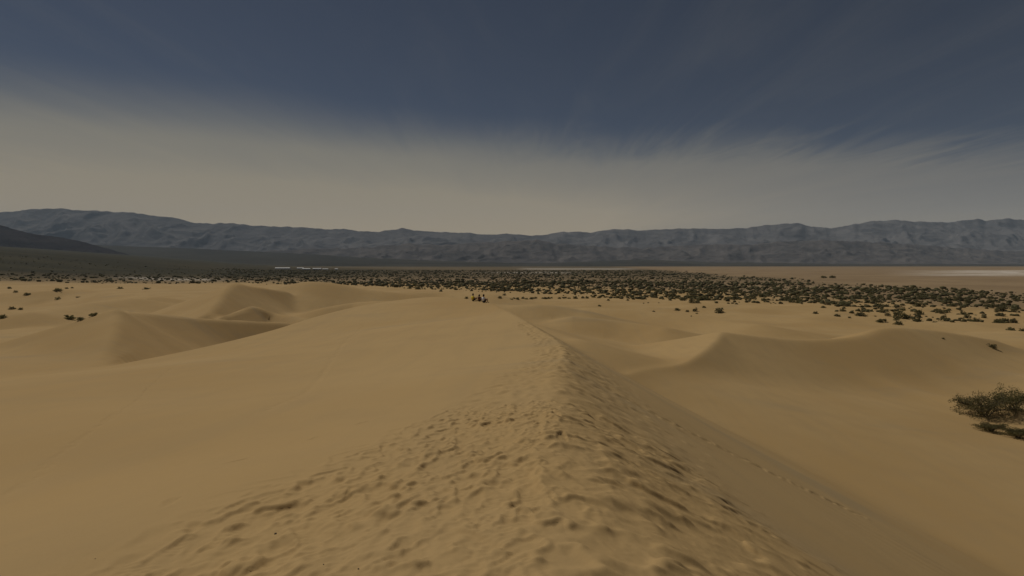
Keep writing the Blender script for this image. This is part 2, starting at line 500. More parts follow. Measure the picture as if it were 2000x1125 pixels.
def attr(me, name, vals):
    a = me.attributes.new(name, 'FLOAT', 'POINT'); a.data.foreach_set('value', np.ascontiguousarray(vals, np.float32))


# ------------------------------------------------------------------ materials
def new_mat(name):
    m = bpy.data.materials.new(name); m.use_nodes = True
    k = NT(m.node_tree); b = k.n['Principled BSDF']
    b.inputs['Specular IOR Level'].default_value = .15
    return m, k, b


def simple_mat(name, col, rough=.8, var=.15, scale=3.0):
    m, k, b = new_mat(name)
    tc = k.node('ShaderNodeTexCoord').outputs['Object']
    n = k.noise(tc, scale, 4, .6)
    c = k.mix(k.ramp(n, .3, .7), tuple(x * (1 - var) for x in col) + (1,), tuple(x * (1 + var) for x in col) + (1,))
    k.l.new(c, b.inputs['Base Color']); b.inputs['Roughness'].default_value = rough
    return m


def segments_distance(k, pos, pts):
    """shader distance in plan from a polyline"""
    sep = k.node('ShaderNodeSeparateXYZ', {0: pos}); res = None
    for (ax, ay), (bx, by) in zip(pts[:-1], pts[1:]):
        dx, dy = bx - ax, by - ay; L = dx * dx + dy * dy
        ex = k.m('SUBTRACT', sep.outputs[0], ax); ey = k.m('SUBTRACT', sep.outputs[1], ay)
        t = k.m('DIVIDE', k.m('ADD', k.m('MULTIPLY', ex, dx), k.m('MULTIPLY', ey, dy)), L, clamp=True)
        fx = k.m('SUBTRACT', ex, k.m('MULTIPLY', t, dx)); fy = k.m('SUBTRACT', ey, k.m('MULTIPLY', t, dy))
        d = k.m('SQRT', k.m('ADD', k.m('MULTIPLY', fx, fx), k.m('MULTIPLY', fy, fy)))
        res = d if res is None else k.m('MINIMUM', res, d)
    return res


def march(u, v, dmax=3000):
    """first point of the ground on a pixel's ray"""
    r = ray(u, v); t = np.concatenate([np.arange(1.5, 60, .15), np.geomspace(60, dmax, 1500)])
    g = height(r[0] * t, t) - (EYE + r[2] * t)
    i = np.argmax(g > 0)
    if not (g > 0).any(): i = len(t) - 1
    if i > 0:
        f = g[i - 1] / (g[i - 1] - g[i] + 1e-9); tt = t[i - 1] + (t[i] - t[i - 1]) * np.clip(f, 0, 1)
    else: tt = t[0]
    return np.array([r[0] * tt, tt, float(height(np.array([r[0] * tt]), np.array([tt]))[0])])


def ground_material():
    m, k, b = new_mat('desert_ground')
    pos = k.node('ShaderNodeNewGeometry').outputs['Position']
    A = lambda n: k.node('ShaderNodeAttribute', attribute_name=n).outputs['Fac']
    n_big = k.noise(pos, .045, 4, .55); n_mid = k.noise(pos, .35, 5, .6); n_fine = k.noise(pos, 60.0, 2, .6)
    sand = k.mix(k.ramp(n_big, .35, .65), (.44, .288, .122, 1), (.49, .332, .150, 1))
    sand = k.mix(k.m('MULTIPLY', k.ramp(n_mid, .45, .75), .35), sand, (.40, .272, .128, 1))
    # coarse grey grains lag behind in streaks across the wind
    mp = k.node('ShaderNodeMapping', {'Vector': pos, 'Rotation': (0, 0, R(28)), 'Scale': (.045, .12, .05)}).outputs[0]
    lag = k.ramp(k.noise(mp, 1.0, 4, .55, .6), .56, .74)
    sand = k.mix(k.m('MULTIPLY', lag, .35), sand, (.31, .245, .150, 1))
    mpw = k.node('ShaderNodeMapping', {'Vector': pos, 'Rotation': (0, 0, R(-34)), 'Scale': (.9, .10, .2)}).outputs[0]
    sand = k.mix(k.m('MULTIPLY', k.ramp(k.noise(mpw, 1.0, 5, .6, .4), .42, .72), .30), sand, (.40, .280, .138, 1))
    sand = k.mix(k.m('MULTIPLY', k.ramp(n_fine, .3, .8), .10), sand, (.34, .22, .10, 1))
    flat_n = k.noise(pos, .012, 5, .6); flat_f = k.noise(pos, .09, 4, .65)
    flat = k.mix(k.ramp(flat_n, .35, .65), (.27, .185, .10, 1), (.35, .245, .135, 1))
    flat = k.mix(k.m('MULTIPLY', k.ramp(flat_f, .4, .7), .35), flat, (.22, .15, .085, 1))
    col = k.mix(A('flat'), sand, flat)
    scrub = k.mix(k.ramp(k.noise(pos, .02, 5, .7), .35, .65), (.088, .070, .036, 1), (.150, .112, .062, 1))
    col = k.mix(A('scrub'), col, scrub)
    mpf = k.node('ShaderNodeMapping', {'Vector': pos, 'Rotation': (0, 0, R(-25)), 'Scale': (.0016, .006, .004)}).outputs[0]
    fan = k.mix(k.ramp(k.noise(mpf, 1, 6, .6), .35, .68), (.028, .025, .010, 1), (.052, .044, .020, 1))
    col = k.mix(A('fan'), col, fan)
    mps = k.node('ShaderNodeMapping', {'Vector': pos, 'Scale': (.009, .05, .01)}).outputs[0]
    salt = k.m('MULTIPLY', A('salt'), k.ramp(k.noise(mps, 1, 6, .7, .5), .40, .56))
    col = k.mix(salt, col, (.80, .72, .61, 1))
    k.l.new(col, b.inputs['Base Color']); b.inputs['Roughness'].default_value = .95
    b.inputs['Specular IOR Level'].default_value = .08
    # relief too fine for the mesh: grain, and two old foot trails across the clean slope
    t1 = [tuple(march(*q)[:2]) for q in ((2, 974), (110, 892), (200, 828), (290, 758), (372, 700))]
    t2 = [tuple(march(*q)[:2]) for q in ((505, 808), (590, 772), (640, 715), (672, 668), (712, 632))]
    w = k.m('MULTIPLY', k.m('SUBTRACT', k.noise(pos, .8, 3, .6), .5), .35)
    rel = None
    for tr, wd, dp in ((t1, .10, .018), (t2, .22, .025)):
        d = k.m('ABSOLUTE', k.m('ADD', segments_distance(k, pos, tr), w))
        g = k.m('MULTIPLY', k.ramp(d, 0.0, wd, 1.0, 0.0), -dp)
        g = k.m('MULTIPLY', g, k.ramp(k.noise(pos, 2.2, 2, .5), .32, .6))
        rel = g if rel is None else k.m('ADD', rel, g)
    near_grain = k.m('MULTIPLY', n_fine, .0010)
    soft = k.m('MULTIPLY', k.noise(pos, 5.0, 3, .55), .006)
    hgt = k.m('ADD', k.m('ADD', rel, near_grain), soft)
    bp = k.node('ShaderNodeBump', {'Height': hgt, 'Strength': .8, 'Distance': 1.0})
    k.l.new(bp.outputs[0], b.inputs['Normal'])
    return m


def shrub_zone(x, y):
    """share of the ground that is covered by scrub, 0..1"""
    a = np.arctan2(x, y)
    near = np.interp(a, [-1.0, -.785, -.62, -.45, -.29, -.1, 0, .24, .38, .52, .60, .66, .74, .785, 1.0],
                     [640, 620, 540, 500, 410, 330, 305, 262, 222, 230, 208, 192, 195, 205, 210])
    r = np.hypot(x, y) + 26 * perlin(x / 60, y / 60, 55) + 14 * perlin(x / 22, y / 22, 56)
    far_x = 262 + .18 * (y - 200) + 60 * perlin(x / 120, y / 120, 57)
    return sstep(near - 6, near + 30, r) * sstep(0, 40 + .06 * y, far_x - x) * (1 - .9 * sstep(.52, .62, -x / np.maximum(y, 1)) * sstep(720, 860, r))


def ground_masks(x, y):
    r = np.hypot(x, y); a = np.arctan2(x, y)
    edge = np.interp(a, [-1.0, -.785, -.45, -.2, 0, .24, .5, .7, 1.0], [600, 560, 470, 420, 380, 330, 270, 240, 240])
    rr = r + 40 * perlin(x / 90, y / 90, 61) + 15 * perlin(x / 30, y / 30, 62)
    flat = sstep(edge, edge * 1.35, rr)
    scrub = shrub_zone(x, y) * sstep(330, 900, r) * .8
    q = -x - .45 * y
    fan = np.maximum(sstep(-700, 300, q + 200 * perlin(x / 700, y / 700, 63)) * sstep(520, 900, r) * sstep(0, 400, -x), sstep(2600, 4200, y) * np.where(x < 0, .8, .45))
    salt = np.zeros(x.shape)
    salt = np.maximum(salt, .8 * sstep(.70, .95, x / np.maximum(y, 1)) * sstep(700, 860, y) * sstep(1700, 1300, y))
    salt = np.maximum(salt, .45 * sstep(0.00, .04, x / np.maximum(y, 1)) * sstep(.26, .2, x / np.maximum(y, 1)) * sstep(1500, 1750, y) * sstep(2500, 2100, y))
    salt = np.maximum(salt, .5 * sstep(-.10, .0, x / np.maximum(y, 1)) * sstep(.16, .1, x / np.maximum(y, 1)) * sstep(960, 1020, y) * sstep(1220, 1120, y))
    wash = np.exp(-((y - (560 - .12 * (x + 380))) / 34) ** 2) * sstep(-.80, -.70, x / np.maximum(y, 1)) * sstep(-.545, -.60, x / np.maximum(y, 1))
    salt = np.maximum(salt, wash * .55)
    return flat, scrub, fan, salt


def build_ground():
    V0 = np.stack([MX.ravel(), MY.ravel(), MZ.ravel()], 1)
    V1 = np.stack([X1.ravel(), Y1.ravel(), Z1.ravel()], 1)
    V2 = np.stack([X2.ravel(), Y2.ravel(), Z2.ravel()], 1)
    F0 = grid_faces(len(gx), len(gy), 0, (ix0, ix0 + nx1, iy0, iy0 + ny1))
    F1 = grid_faces(len(x1), len(y1), len(V0), (jx0, jx1, jy0, jy1))
    F2 = grid_faces(len(x2), len(y2), len(V0) + len(V1))
    V = np.vstack([V0, V1, V2]); F = np.vstack([F0, F1, F2])
    used = np.zeros(len(V), bool); used[F.ravel()] = True
    idx = np.cumsum(used) - 1
    V = V[used]; F = idx[F]
    me = mesh_from('ground', V, F)
    for n, vals in zip(('flat', 'scrub', 'fan', 'salt'), ground_masks(V[:, 0], V[:, 1])): attr(me, n, vals)
    link('ground', me, ground_material(), kind='structure', label='pale tan sand dunes and the scrubby desert valley floor beyond')


build_ground()

# ------------------------------------------------------------------ mountains
SKYLINE = [(-450, 428), (-300, 405), (-120, 418), (0, 415), (40, 412), (70, 408), (118, 407), (160, 411), (190, 411), (230, 414), (265, 415), (300, 421), (345, 425), (385, 436),
           (420, 436), (460, 436), (500, 441), (560, 443), (600, 444), (640, 448), (675, 447), (700, 451), (745, 453), (765, 449), (787, 445), (810, 450), (850, 453),
           (900, 454), (950, 458), (1000, 457), (1040, 460), (1070, 458), (1100, 452), (1150, 454), (1200, 447), (1250, 450), (1290, 448), (1350, 446), (1400, 447),
           (1450, 446), (1490, 440), (1525, 437), (1555, 436), (1575, 441), (1620, 446), (1650, 441), (1690, 433), (1745, 429), (1780, 433), (1850, 434), (1905, 427),
           (1920, 431), (1960, 427), (2000, 430), (2150, 418), (2350, 436), (2450, 430)]
FOOTHILL = [(250, 512), (400, 498), (500, 492), (600, 486), (700, 484), (760, 479), (800, 476), (860, 479), (930, 474), (1000, 471), (1050, 468), (1090, 476), (1160, 481), (1250, 484), (1330, 480), (1400, 477), (1470, 478), (1520, 472),
            (1600, 469), (1660, 471), (1720, 474), (1800, 479), (1880, 485), (1960, 490), (2060, 492), (2200, 484), (2450, 480)]
BAJADA = [(-450, 455), (0, 466), (120, 474), (200, 479), (280, 482), (350, 484), (430, 488), (500, 491), (600, 496), (700, 501), (800, 505), (950, 510), (1050, 512), (1250, 505), (1400, 510), (1700, 513), (2000, 514), (2450, 512)]
HILL = [(-450, 408), (-200, 418), (-60, 430), (0, 438), (40, 450), (80, 459), (105, 461), (130, 465), (160, 471), (185, 478), (215, 486), (260, 500)]


def rock_material(name, dark, light, pale, scale):
    m, k, b = new_mat(name)
    pos = k.node('ShaderNodeNewGeometry').outputs['Position']
    mp = k.node('ShaderNodeMapping', {'Vector': pos, 'Scale': (scale, scale, scale * 2.2)}).outputs[0]
    c = k.mix(k.ramp(k.noise(mp, 1, 8, .62, .8), .36, .66), dark + (1,), light + (1,))
    c = k.mix(k.m('MULTIPLY', k.ramp(k.noise(mp, 2.6, 6, .65, 1.2),   .60, .76), .35), c, pale + (1,))
    k.l.new(c, b.inputs['Base Color']); b.inputs['Roughness'].default_value = 1.0; b.inputs['Specular IOR Level'].default_value = 0
    bp = k.node('ShaderNodeBump', {'Height': k.m('MULTIPLY', k.noise(mp, 6, 6, .65), 60.0), 'Strength': .4, 'Distance': 1.0})
    k.l.new(bp.outputs[0], b.inputs['Normal'])
    return m


def range_mesh(name, line, y_foot, y_crest, y_back, na, nd, rough, freq, seed, mat, label, smooth_fan=False, jag=1.5, base=-14):
    U = np.array([p[0] for p in line], float); Vv = np.array([p[1] for p in line], float)
    a = np.linspace((U[0] - 1000) / 1000, (U[-1] - 1000) / 1000, na)
    y = np.concatenate([np.linspace(y_foot, y_crest, int(nd * .75)), np.linspace(y_crest, y_back, nd - int(nd * .75) + 1)[1:]])
    A, Y = np.meshgrid(a, y, indexing='ij'); X = A * Y
    v = np.interp(1000 + 1000 * a, U, Vv)
    v = v + jag * fbm(a * 42, a * 0 + seed, 4, seed) * (0 if smooth_fan else 1)
    tgt = np.array([ray(1000, q)[2] for q in v])                 # tangent of elevation along +Y
    T = (Y - y_foot) / (y_crest - y_foot); back = np.clip((Y - y_crest) / (y_back - y_crest), 0, 1)
    Tc = np.clip(T, 0, 1)
    if smooth_fan:
        prof = Tc ** 1.3; h = prof
    else:
        wx = X * freq + .5 * fbm(X * freq * .7, Y * freq * .7, 2, seed + 90); wy = Y * freq * .62
        rg = ridged(wx, wy, 6, seed, .52); spur = ridged(X * freq * .33 + 3, Y * freq * .2, 3, seed + 40)
        prof = sstep(-.1, 1.05, Tc) * .62 + .38 * Tc
        h = prof * (1 - rough * (1 - Tc ** 3) * (1.15 - .75 * rg - .45 * spur)) + .05 * rough * (rg - .5) * Tc
        h = np.clip(h, 0, None)
    h = h * (1 - back) ** 1.2
    elev = (h * 1000) / Y
    scale = (tgt * y_crest + (EYE - base)) / 1000
    Z = h * scale[:, None] * 1000
    mx = ((Z + base - EYE) / Y).max(axis=1)                       # rescale so the skyline stands where it should
    fac = (tgt + (EYE - base) / y_crest) / (mx + (EYE - base) / y_crest)
    ker = np.ones(5) / 5; fac = np.convolve(np.pad(fac, 2, 'edge'), ker, 'valid')
    Z = Z * fac[:, None] + base
    me = mesh_from(name, np.stack([X.ravel(), Y.ravel(), Z.ravel()], 1), grid_faces(na, len(y), 0))
    return link(name, me, mat, kind='structure', label=label)


ROCK_FAR = rock_material('far_range_rock', (.115, .108, .104), (.175, .162, .152), (.30, .25, .20), .0020)
ROCK_NEAR = rock_material('foothill_rock', (.090, .082, .076), (.150, .132, .118), (.26, .21, .165), .0032)
ROCK_DARK = rock_material('dark_hill_rock', (.022, .019, .020), (.045, .038, .036), (.06, .05, .045), .004)
FAN_MAT = rock_material('bajada_gravel', (.045, .041, .030), (.070, .063, .047), (.09, .08, .06), .0009)
range_mesh('mountains', SKYLINE, 7200, 9800, 11000, 900, 170, .62, 1 / 620, 3, ROCK_FAR, 'long blue grey desert mountain range along the horizon')
range_mesh('foothills', FOOTHILL, 5600, 6900, 7600, 700, 90, .70, 1 / 330, 14, ROCK_NEAR, 'lower dark eroded foothills in front of the mountains', jag=2.0)
range_mesh('bajada', BAJADA, 3600, 6600, 7400, 300, 30, 0, 1, 27, FAN_MAT, 'smooth dark gravel apron sloping up to the mountains', smooth_fan=True)
range_mesh('hill', HILL, 3300, 4300, 5000, 260, 70, .45, 1 / 420, 33, ROCK_DARK, 'dark rocky hill spur at the valley edge', jag=1.0)


# ------------------------------------------------------------------ shrubs
def leaf_mat(name, dark, light):
    m, k, b = new_mat(name)
    geo = k.node('ShaderNodeNewGeometry'); oi = k.node('ShaderNodeObjectInfo').outputs['Random']
    rnd = geo.outputs['Random Per Island']
    c = k.mix(rnd, dark + (1,), light + (1,))
    c = k.mix(k.m('MULTIPLY', oi, .45), c, (.17, .135, .075, 1))
    k.l.new(c, b.inputs['Base Color']); b.inputs['Roughness'].default_value = .75
    b.inputs['Specular IOR Level'].default_value = .2
    tr = k.node('ShaderNodeBsdfTranslucent', {'Color': c}); mx = k.node('ShaderNodeMixShader', {0: .5})
    k.l.new(b.outputs[0], mx.inputs[1]); k.l.new(tr.outputs[0], mx.inputs[2]); k.l.new(mx.outputs[0], k.n['Material Output'].inputs['Surface'])
    return m


LEAF = leaf_mat('shrub_leaf', (.125, .115, .045), (.245, .22, .09))
LEAF_MESQ = leaf_mat('mesquite_leaf', (.115, .105, .036), (.24, .21, .085))
WOOD = simple_mat('shrub_wood', (.10, .075, .05), .9, .25, 8)


def tube(path, radii, n=5):
    V = []; F = []
    path = [Vector(p) for p in path]
    for i, p in enumerate(path):
        d = (path[min(i + 1, len(path) - 1)] - path[max(i - 1, 0)]).normalized()
        a = d.orthogonal().normalized(); b = d.cross(a)
        for j in range(n):
            t = 2 * math.pi * j / n; V.append(p + (a * math.cos(t) + b * math.sin(t)) * radii[i])
        if i:
            for j in range(n):
                F.append(((i - 1) * n + j, (i - 1) * n + (j + 1) % n, i * n + (j + 1) % n, i * n + j))
    return V, F


def shrub_meshes(name, w, h, stems, clumps, leaves, leaf, rnd, spread=1.0, dome=0):
    """a stems mesh and a leaves mesh for a shrub w wide and h tall, base at the origin"""
    SV, SF = [], []; centres = []
    for i in range(stems):
        an = 2 * math.pi * (i + rnd.random()) / stems; out = rnd.uniform(.25, .95) * w / 2 * spread
        tip = Vector((math.cos(an) * out, math.sin(an) * out, h * rnd.uniform(.45, .92) * (1 - .35 * (out / (w / 2)) ** 2)))
        pts = [Vector((rnd.uniform(-.05, .05) * w, rnd.uniform(-.05, .05) * w, -.25)), tip * .35 + Vector((0, 0, h * .10)), tip * .7 + Vector((rnd.uniform(-.04, .04) * w, rnd.uniform(-.04, .04) * w, h * .05)), tip]
        r0 = .012 * w + .012
        V, F = tube(pts, [r0, r0 * .75, r0 * .45, r0 * .15], 4)
        o = len(SV); SV += V; SF += [tuple(q + o for q in f) for f in F]
        centres += [(tip, 1.0), (tip * .72 + Vector((0, 0, .06 * h)), .9)]
        for _ in range(clumps):
            b0 = pts[1].lerp(tip, rnd.random()); tip2 = b0 + Vector((rnd.uniform(-1, 1) * w * .17, rnd.uniform(-1, 1) * w * .17, rnd.uniform(-.12, .22) * h))
            V, F = tube([b0, b0.lerp(tip2, .5) + Vector((0, 0, .02 * h)), tip2], [r0 * .3, r0 * .2, r0 * .08], 3)
            o = len(SV); SV += V; SF += [tuple(q + o for q in f) for f in F]
            centres.append((tip2, rnd.uniform(.5, 1.0)))
    for _ in range(dome):                                     # low growth between the stems
        an = rnd.uniform(0, 6.28); q = math.sqrt(rnd.random()); el = rnd.uniform(0, .85)
        centres.append((Vector((math.cos(an) * q * w * .42, math.sin(an) * q * w * .42, h * (.04 + el * .75 * math.sqrt(max(0, 1 - q * q))))), rnd.uniform(.6, 1.0)))
    LV, LF = [], []
    per = max(1, leaves // len(centres))
    for c, s in centres:
        rx = w * .052 * s; rz = h * .065 * s
        for _ in range(int(per * s) + 1):
            p = c + Vector((rnd.gauss(0, 1) * rx, rnd.gauss(0, 1) * rx, rnd.gauss(0, 1) * rz))
            if p.z < .02: p.z = rnd.uniform(.02, .15 * h)
            a = Vector((rnd.gauss(0, 1), rnd.gauss(0, 1), rnd.gauss(0, .8))).normalized(); b = a.orthogonal().normalized()
            b = (Matrix.Rotation(rnd.uniform(0, 6.28), 3, a) @ b)
            L = leaf * rnd.uniform(.6, 1.4); W = L * .55; o = len(LV)
            LV += [p - a * L * .5, p + b * W * .5, p + a * L * .5, p - b * W * .5]; LF.append((o, o + 1, o + 2, o + 3))
    sm = bpy.data.meshes.new(name + '_stems'); sm.from_pydata([tuple(v) for v in SV], [], SF)
    lm = bpy.data.meshes.new(name + '_leaves'); lm.from_pydata([tuple(v) for v in LV], [], LF)
    return sm, lm


def join_meshes(name, sm, lm, mats):
    nv = len(sm.vertices)
    V = [tuple(v.co) for v in sm.vertices] + [tuple(v.co) for v in lm.vertices]
    F = [tuple(p.vertices) for p in sm.polygons] + [tuple(q + nv for q in p.vertices) for p in lm.polygons]
    me = bpy.data.meshes.new(name); me.from_pydata(V, [], F)
    for m in mats: me.materials.append(m)
    me.polygons.foreach_set('material_index', [0] * len(sm.polygons) + [1] * len(lm.polygons))
    return me


def z_at(x, y): return float(height(np.array([x]), np.array([y]))[0])


def empty(name, loc, rz=0.0):
    o = bpy.data.objects.new(name, None); COL.objects.link(o); o.location = loc; o.rotation_euler = (0, 0, rz); o.empty_display_size = .2
    return o


def big_shrub(u, v, w, h, depth_w, label, seed, stems=10, clumps=14, leaves=9000, leaf=.14, group='mesquite shrubs in the bowl below the slip face'):
    p = march(u, v); rnd = random.Random(seed)
    e = empty('mesquite_shrub', (p[0], p[1], p[2])); e['label'] = label; e['category'] = 'shrub'; e['group'] = group
    sm, lm = shrub_meshes('mesquite', w, h, stems, clumps, leaves, leaf, rnd, 1.0, 44)
    link('stem', sm, WOOD, e); link('crown', lm, LEAF_MESQ, e)
    e.scale = (1, depth_w, 1)
    return e


big_shrub(1921, 812, 6.2, 2.8, .9, 'open mesquite shrub with pale twiggy top, in the sand bowl below the ridge', 5)
big_shrub(1978, 800, 5.4, 3.0, .9, 'mesquite shrub cut by the picture edge, behind the open twiggy one', 9, 9, 14, 7500)
big_shrub(1935, 843, 4.0, 1.0, .5, 'low dark shrub mat lying in front of the open mesquite', 12, 10, 10, 5000, .11)
big_shrub(1988, 855, 4.0, 1.1, .6, 'low dark shrub at the picture edge, nearest of the bowl shrubs', 15, 10, 10, 5000, .11)

# prototypes of the small desert shrubs (their parts are too small to see at this distance)
PROTO = []
for i in range(9):
    rnd = random.Random(100 + i); wide = (1.0, 1.0, 1.0, 1.0, 1.0, 1.0, 1.0, 1.0, 1.0)[i]; tall = (.55, .45, .62, .38, .5, .7, .42, .33, .58)[i]
    sm, lm = shrub_meshes('shrub%d' % i, wide, tall, 6, 2, 520, .11, rnd, .85, 46)
    PROTO.append(join_meshes('creosote_shrub', sm, lm, (WOOD, LEAF)))
FLAT, MIDT, TALL = (3, 7, 6), (0, 1, 4), (2, 5, 8)


def small_shrub(x, y, w, kind, label, group, z=None):
    me = PROTO[random.choice(kind)]
    o = bpy.data.objects.new('desert_shrub', me); COL.objects.link(o)
    o.location = (x, y, (z_at(x, y) if z is None else z) - .03 * w); o.rotation_euler = (0, 0, random.uniform(0, 6.28)); o.scale = (w, w * random.uniform(.8, 1.0), w * random.uniform(.9, 1.15))
    o['label'] = label; o['category'] = 'shrub'; o['group'] = group
    return o


ISOLATED = [  # u, v of the foot, width in photo pixels, kind, label
    (24, 604, 15, MIDT, 'rounded dark shrub, larger of a pair on pale sand at far left edge'),
    (40, 605, 10, MIDT, 'small dark shrub, smaller of the pair on pale sand near left edge'),
    (5, 621, 17, MIDT, 'dark shrub cut by the left picture edge, lowest of its pair of neighbours'),
    (136, 623, 24, FLAT, 'wide dark shrub, larger of two touching shrubs left of the pointed dune'),
    (158, 625, 19, FLAT, 'dark shrub, right one of two touching shrubs left of the pointed dune'),
    (184, 616, 18, FLAT, 'thin low shrub just left of the pointed dune summit'),
    (113, 585, 13, MIDT, 'lone dark shrub on bare sand above the two touching shrubs'),
    (152, 581, 8, FLAT, 'tiny faint shrub right of the lone dark shrub on bare sand'),
    (53, 576, 14, FLAT, 'flat shrub with a tail on the far sand above the left pair'),
    (31, 571, 9, MIDT, 'small shrub on far left sand, middle of three in a rising line'),
    (19, 564, 10, MIDT, 'small shrub on far left sand, topmost of three in a rising line'),
    (113, 568, 20, FLAT, 'wide flat shrub at the far sand margin on the left'),
    (130, 564, 7, MIDT, 'small shrub beside the wide flat shrub at the far sand margin'),
    (141, 563, 6, MIDT, 'tiny shrub second right of the wide flat one at the sand margin'),
    (235, 564, 13, FLAT, 'flat shrub on far dune below the pale wash, left of two'),
    (286, 565, 15, FLAT, 'flat shrub on far dune below the pale wash, right of two'),
    (1593, 613, 13, MIDT, 'lone rounded shrub on open sand, left of two beyond the crescent crest'),
    (1635, 618, 14, FLAT, 'lone low shrub on open sand, right of two beyond the crescent crest'),
    (1659, 621, 7, MIDT, 'tiny shrub just right of the low shrub beyond the crescent crest'),
    (1722, 629, 22, FLAT, 'thin flat shrub directly above the right end of the crescent crest'),
    (1754, 634, 19, MIDT, 'dark humped shrub right of the crescent crest end'),
    (1758, 622, 28, TALL, 'tall bushy shrub, largest at the scrub edge above the crescent crest end'),
    (1734, 617, 15, TALL, 'upright shrub left of the largest one at the scrub edge'),
    (1681, 617, 27, FLAT, 'broad low shrub at scrub edge left of the tall bushy one'),
    (1876, 623, 10, FLAT, 'small faint shrub in front of the scrub belt at right'),
    (1900, 628, 18, FLAT, 'low dark shrub in front of the scrub belt at right'),
    (1947, 631, 16, MIDT, 'rounded dark shrub alone on the sand near the right edge'),
    (1974, 645, 19, FLAT, 'wide domed shrub near the right edge, lower than its neighbours'),
    (1998, 647, 15, MIDT, 'domed shrub cut by the right picture edge beside the wide one'),
    (1842, 662, 7, MIDT, 'single tiny shrub on bare sand right of the crescent dune'),
    (1939, 680, 17, TALL, 'rounded shrub standing by the pale patch on bare sand'),
    (1405, 611, 22, TALL, 'fan shaped shrub on sand, largest left of the crescent crest'),
    (1342, 609, 10, MIDT, 'small dark shrub on sand, middle of three left of the fan shaped one'),
    (1323, 606, 14, FLAT, 'low leaning shrub on sand, leftmost of three near the fan shaped one'),
    (1358, 608, 13, TALL, 'small upright shrub on sand, nearest of three to the fan shaped one'),
    (1361, 613, 6, MIDT, 'tiny shrub just below the small upright one on sand'),
    (1375, 601, 10, MIDT, 'small shrub above and left of the fan shaped one'),
    (1608, 601, 13, FLAT, 'low shrub at front of the scrub belt above the lone pair'),
    (1188, 587, 8, MIDT, 'small shrub below the thin scrub line, first of three from the people'),
    (1226, 587, 8, MIDT, 'small shrub below the thin scrub line, second of three from the people'),
    (1255, 585, 8, MIDT, 'small shrub below the thin scrub line, third of three from the people'),
    (1257, 593, 4, MIDT, 'speck of shrub on sand, first of three small dots in a row'),
    (1266, 592, 5, MIDT, 'speck of shrub on sand, second of three small dots in a row'),
    (1287, 592, 4, MIDT, 'speck of shrub on sand, third of three small dots in a row'),
    (1309, 587, 9, MIDT, 'small dark shrub at the right end of the thin scrub line'),
    (1171, 598, 9, FLAT, 'flat thin shrub alone on the sand right of the people'),
    (1277, 609, 7, FLAT, 'flat speck of shrub alone on a low dune'),
    (1350, 618, 4, MIDT, 'tiny dry tuft below the small upright shrub'),
    (1350, 592, 16, TALL, 'bushy shrub, left half of a dark clump on the sand margin'),
    (1362, 592, 16, TALL, 'bushy shrub, right half of a dark clump on the sand margin'),
    (800, 564, 10, MIDT, 'dark shrub, widest of a short row left of the people at the sand margin'),
    (817, 565, 8, TALL, 'upright dark shrub second in the row left of the people'),
    (830, 565, 5, MIDT, 'tiny shrub third in the row left of the people'),
    (861, 567, 6, FLAT, 'small shrub at the end of the row nearest the people'),
    (911, 583, 9, MIDT, 'dark green shrub showing beside the person in yellow'),
    (1608, 543, 15, FLAT, 'far dark thicket on the tan flats, left of two'),
    (1626, 543, 14, FLAT, 'far dark thicket on the tan flats, right of two'),
    (976, 582, 11, MIDT, 'dark shrub nearest to the person in white on the far sand'),
    (985, 577, 10, MIDT, 'dark shrub behind and right of the one nearest the person in white'),
]
for (u, v, wpx, kind, lab) in ISOLATED:
    p = march(u, v); small_shrub(p[0], p[1], wpx * p[1] / 1000, kind, lab, 'lone shrubs on open sand', p[2])
# the thin line of shrubs behind the people
for i in range(36):
    u = 996 + 270 * i / 35 + random.uniform(-4, 4); v = 584.5 - 3.5 * (i / 35) + random.uniform(-1.5, .8)
    p = march(u, v); small_shrub(p[0], p[1], random.uniform(7, 11) * p[1] / 1000, MIDT + FLAT, 'dark shrub in the thin line behind the people', 'thin line of shrubs behind the people', p[2])

# the scrub belt: 200 nearest as things, the rest one mass
N = 76000
rr = np.sqrt(rng.uniform(170 ** 2, 1500 ** 2, N)); aa = rng.uniform(-.95, .95, N)
bx, by = rr * np.sin(aa), rr * np.cos(aa)
dens = shrub_zone(bx, by) * (.45 + .55 * sstep(-.25, .25, perlin(bx / 45, by / 45, 71))) * np.interp(rr, [170, 300, 600, 1500], [1.0, 1.0, .75, .5])
dens *= np.where(rr < 330, 1.0, .85)
keep = rng.uniform(0, 1, N) < dens
bx, by, rr = bx[keep], by[keep], rr[keep]
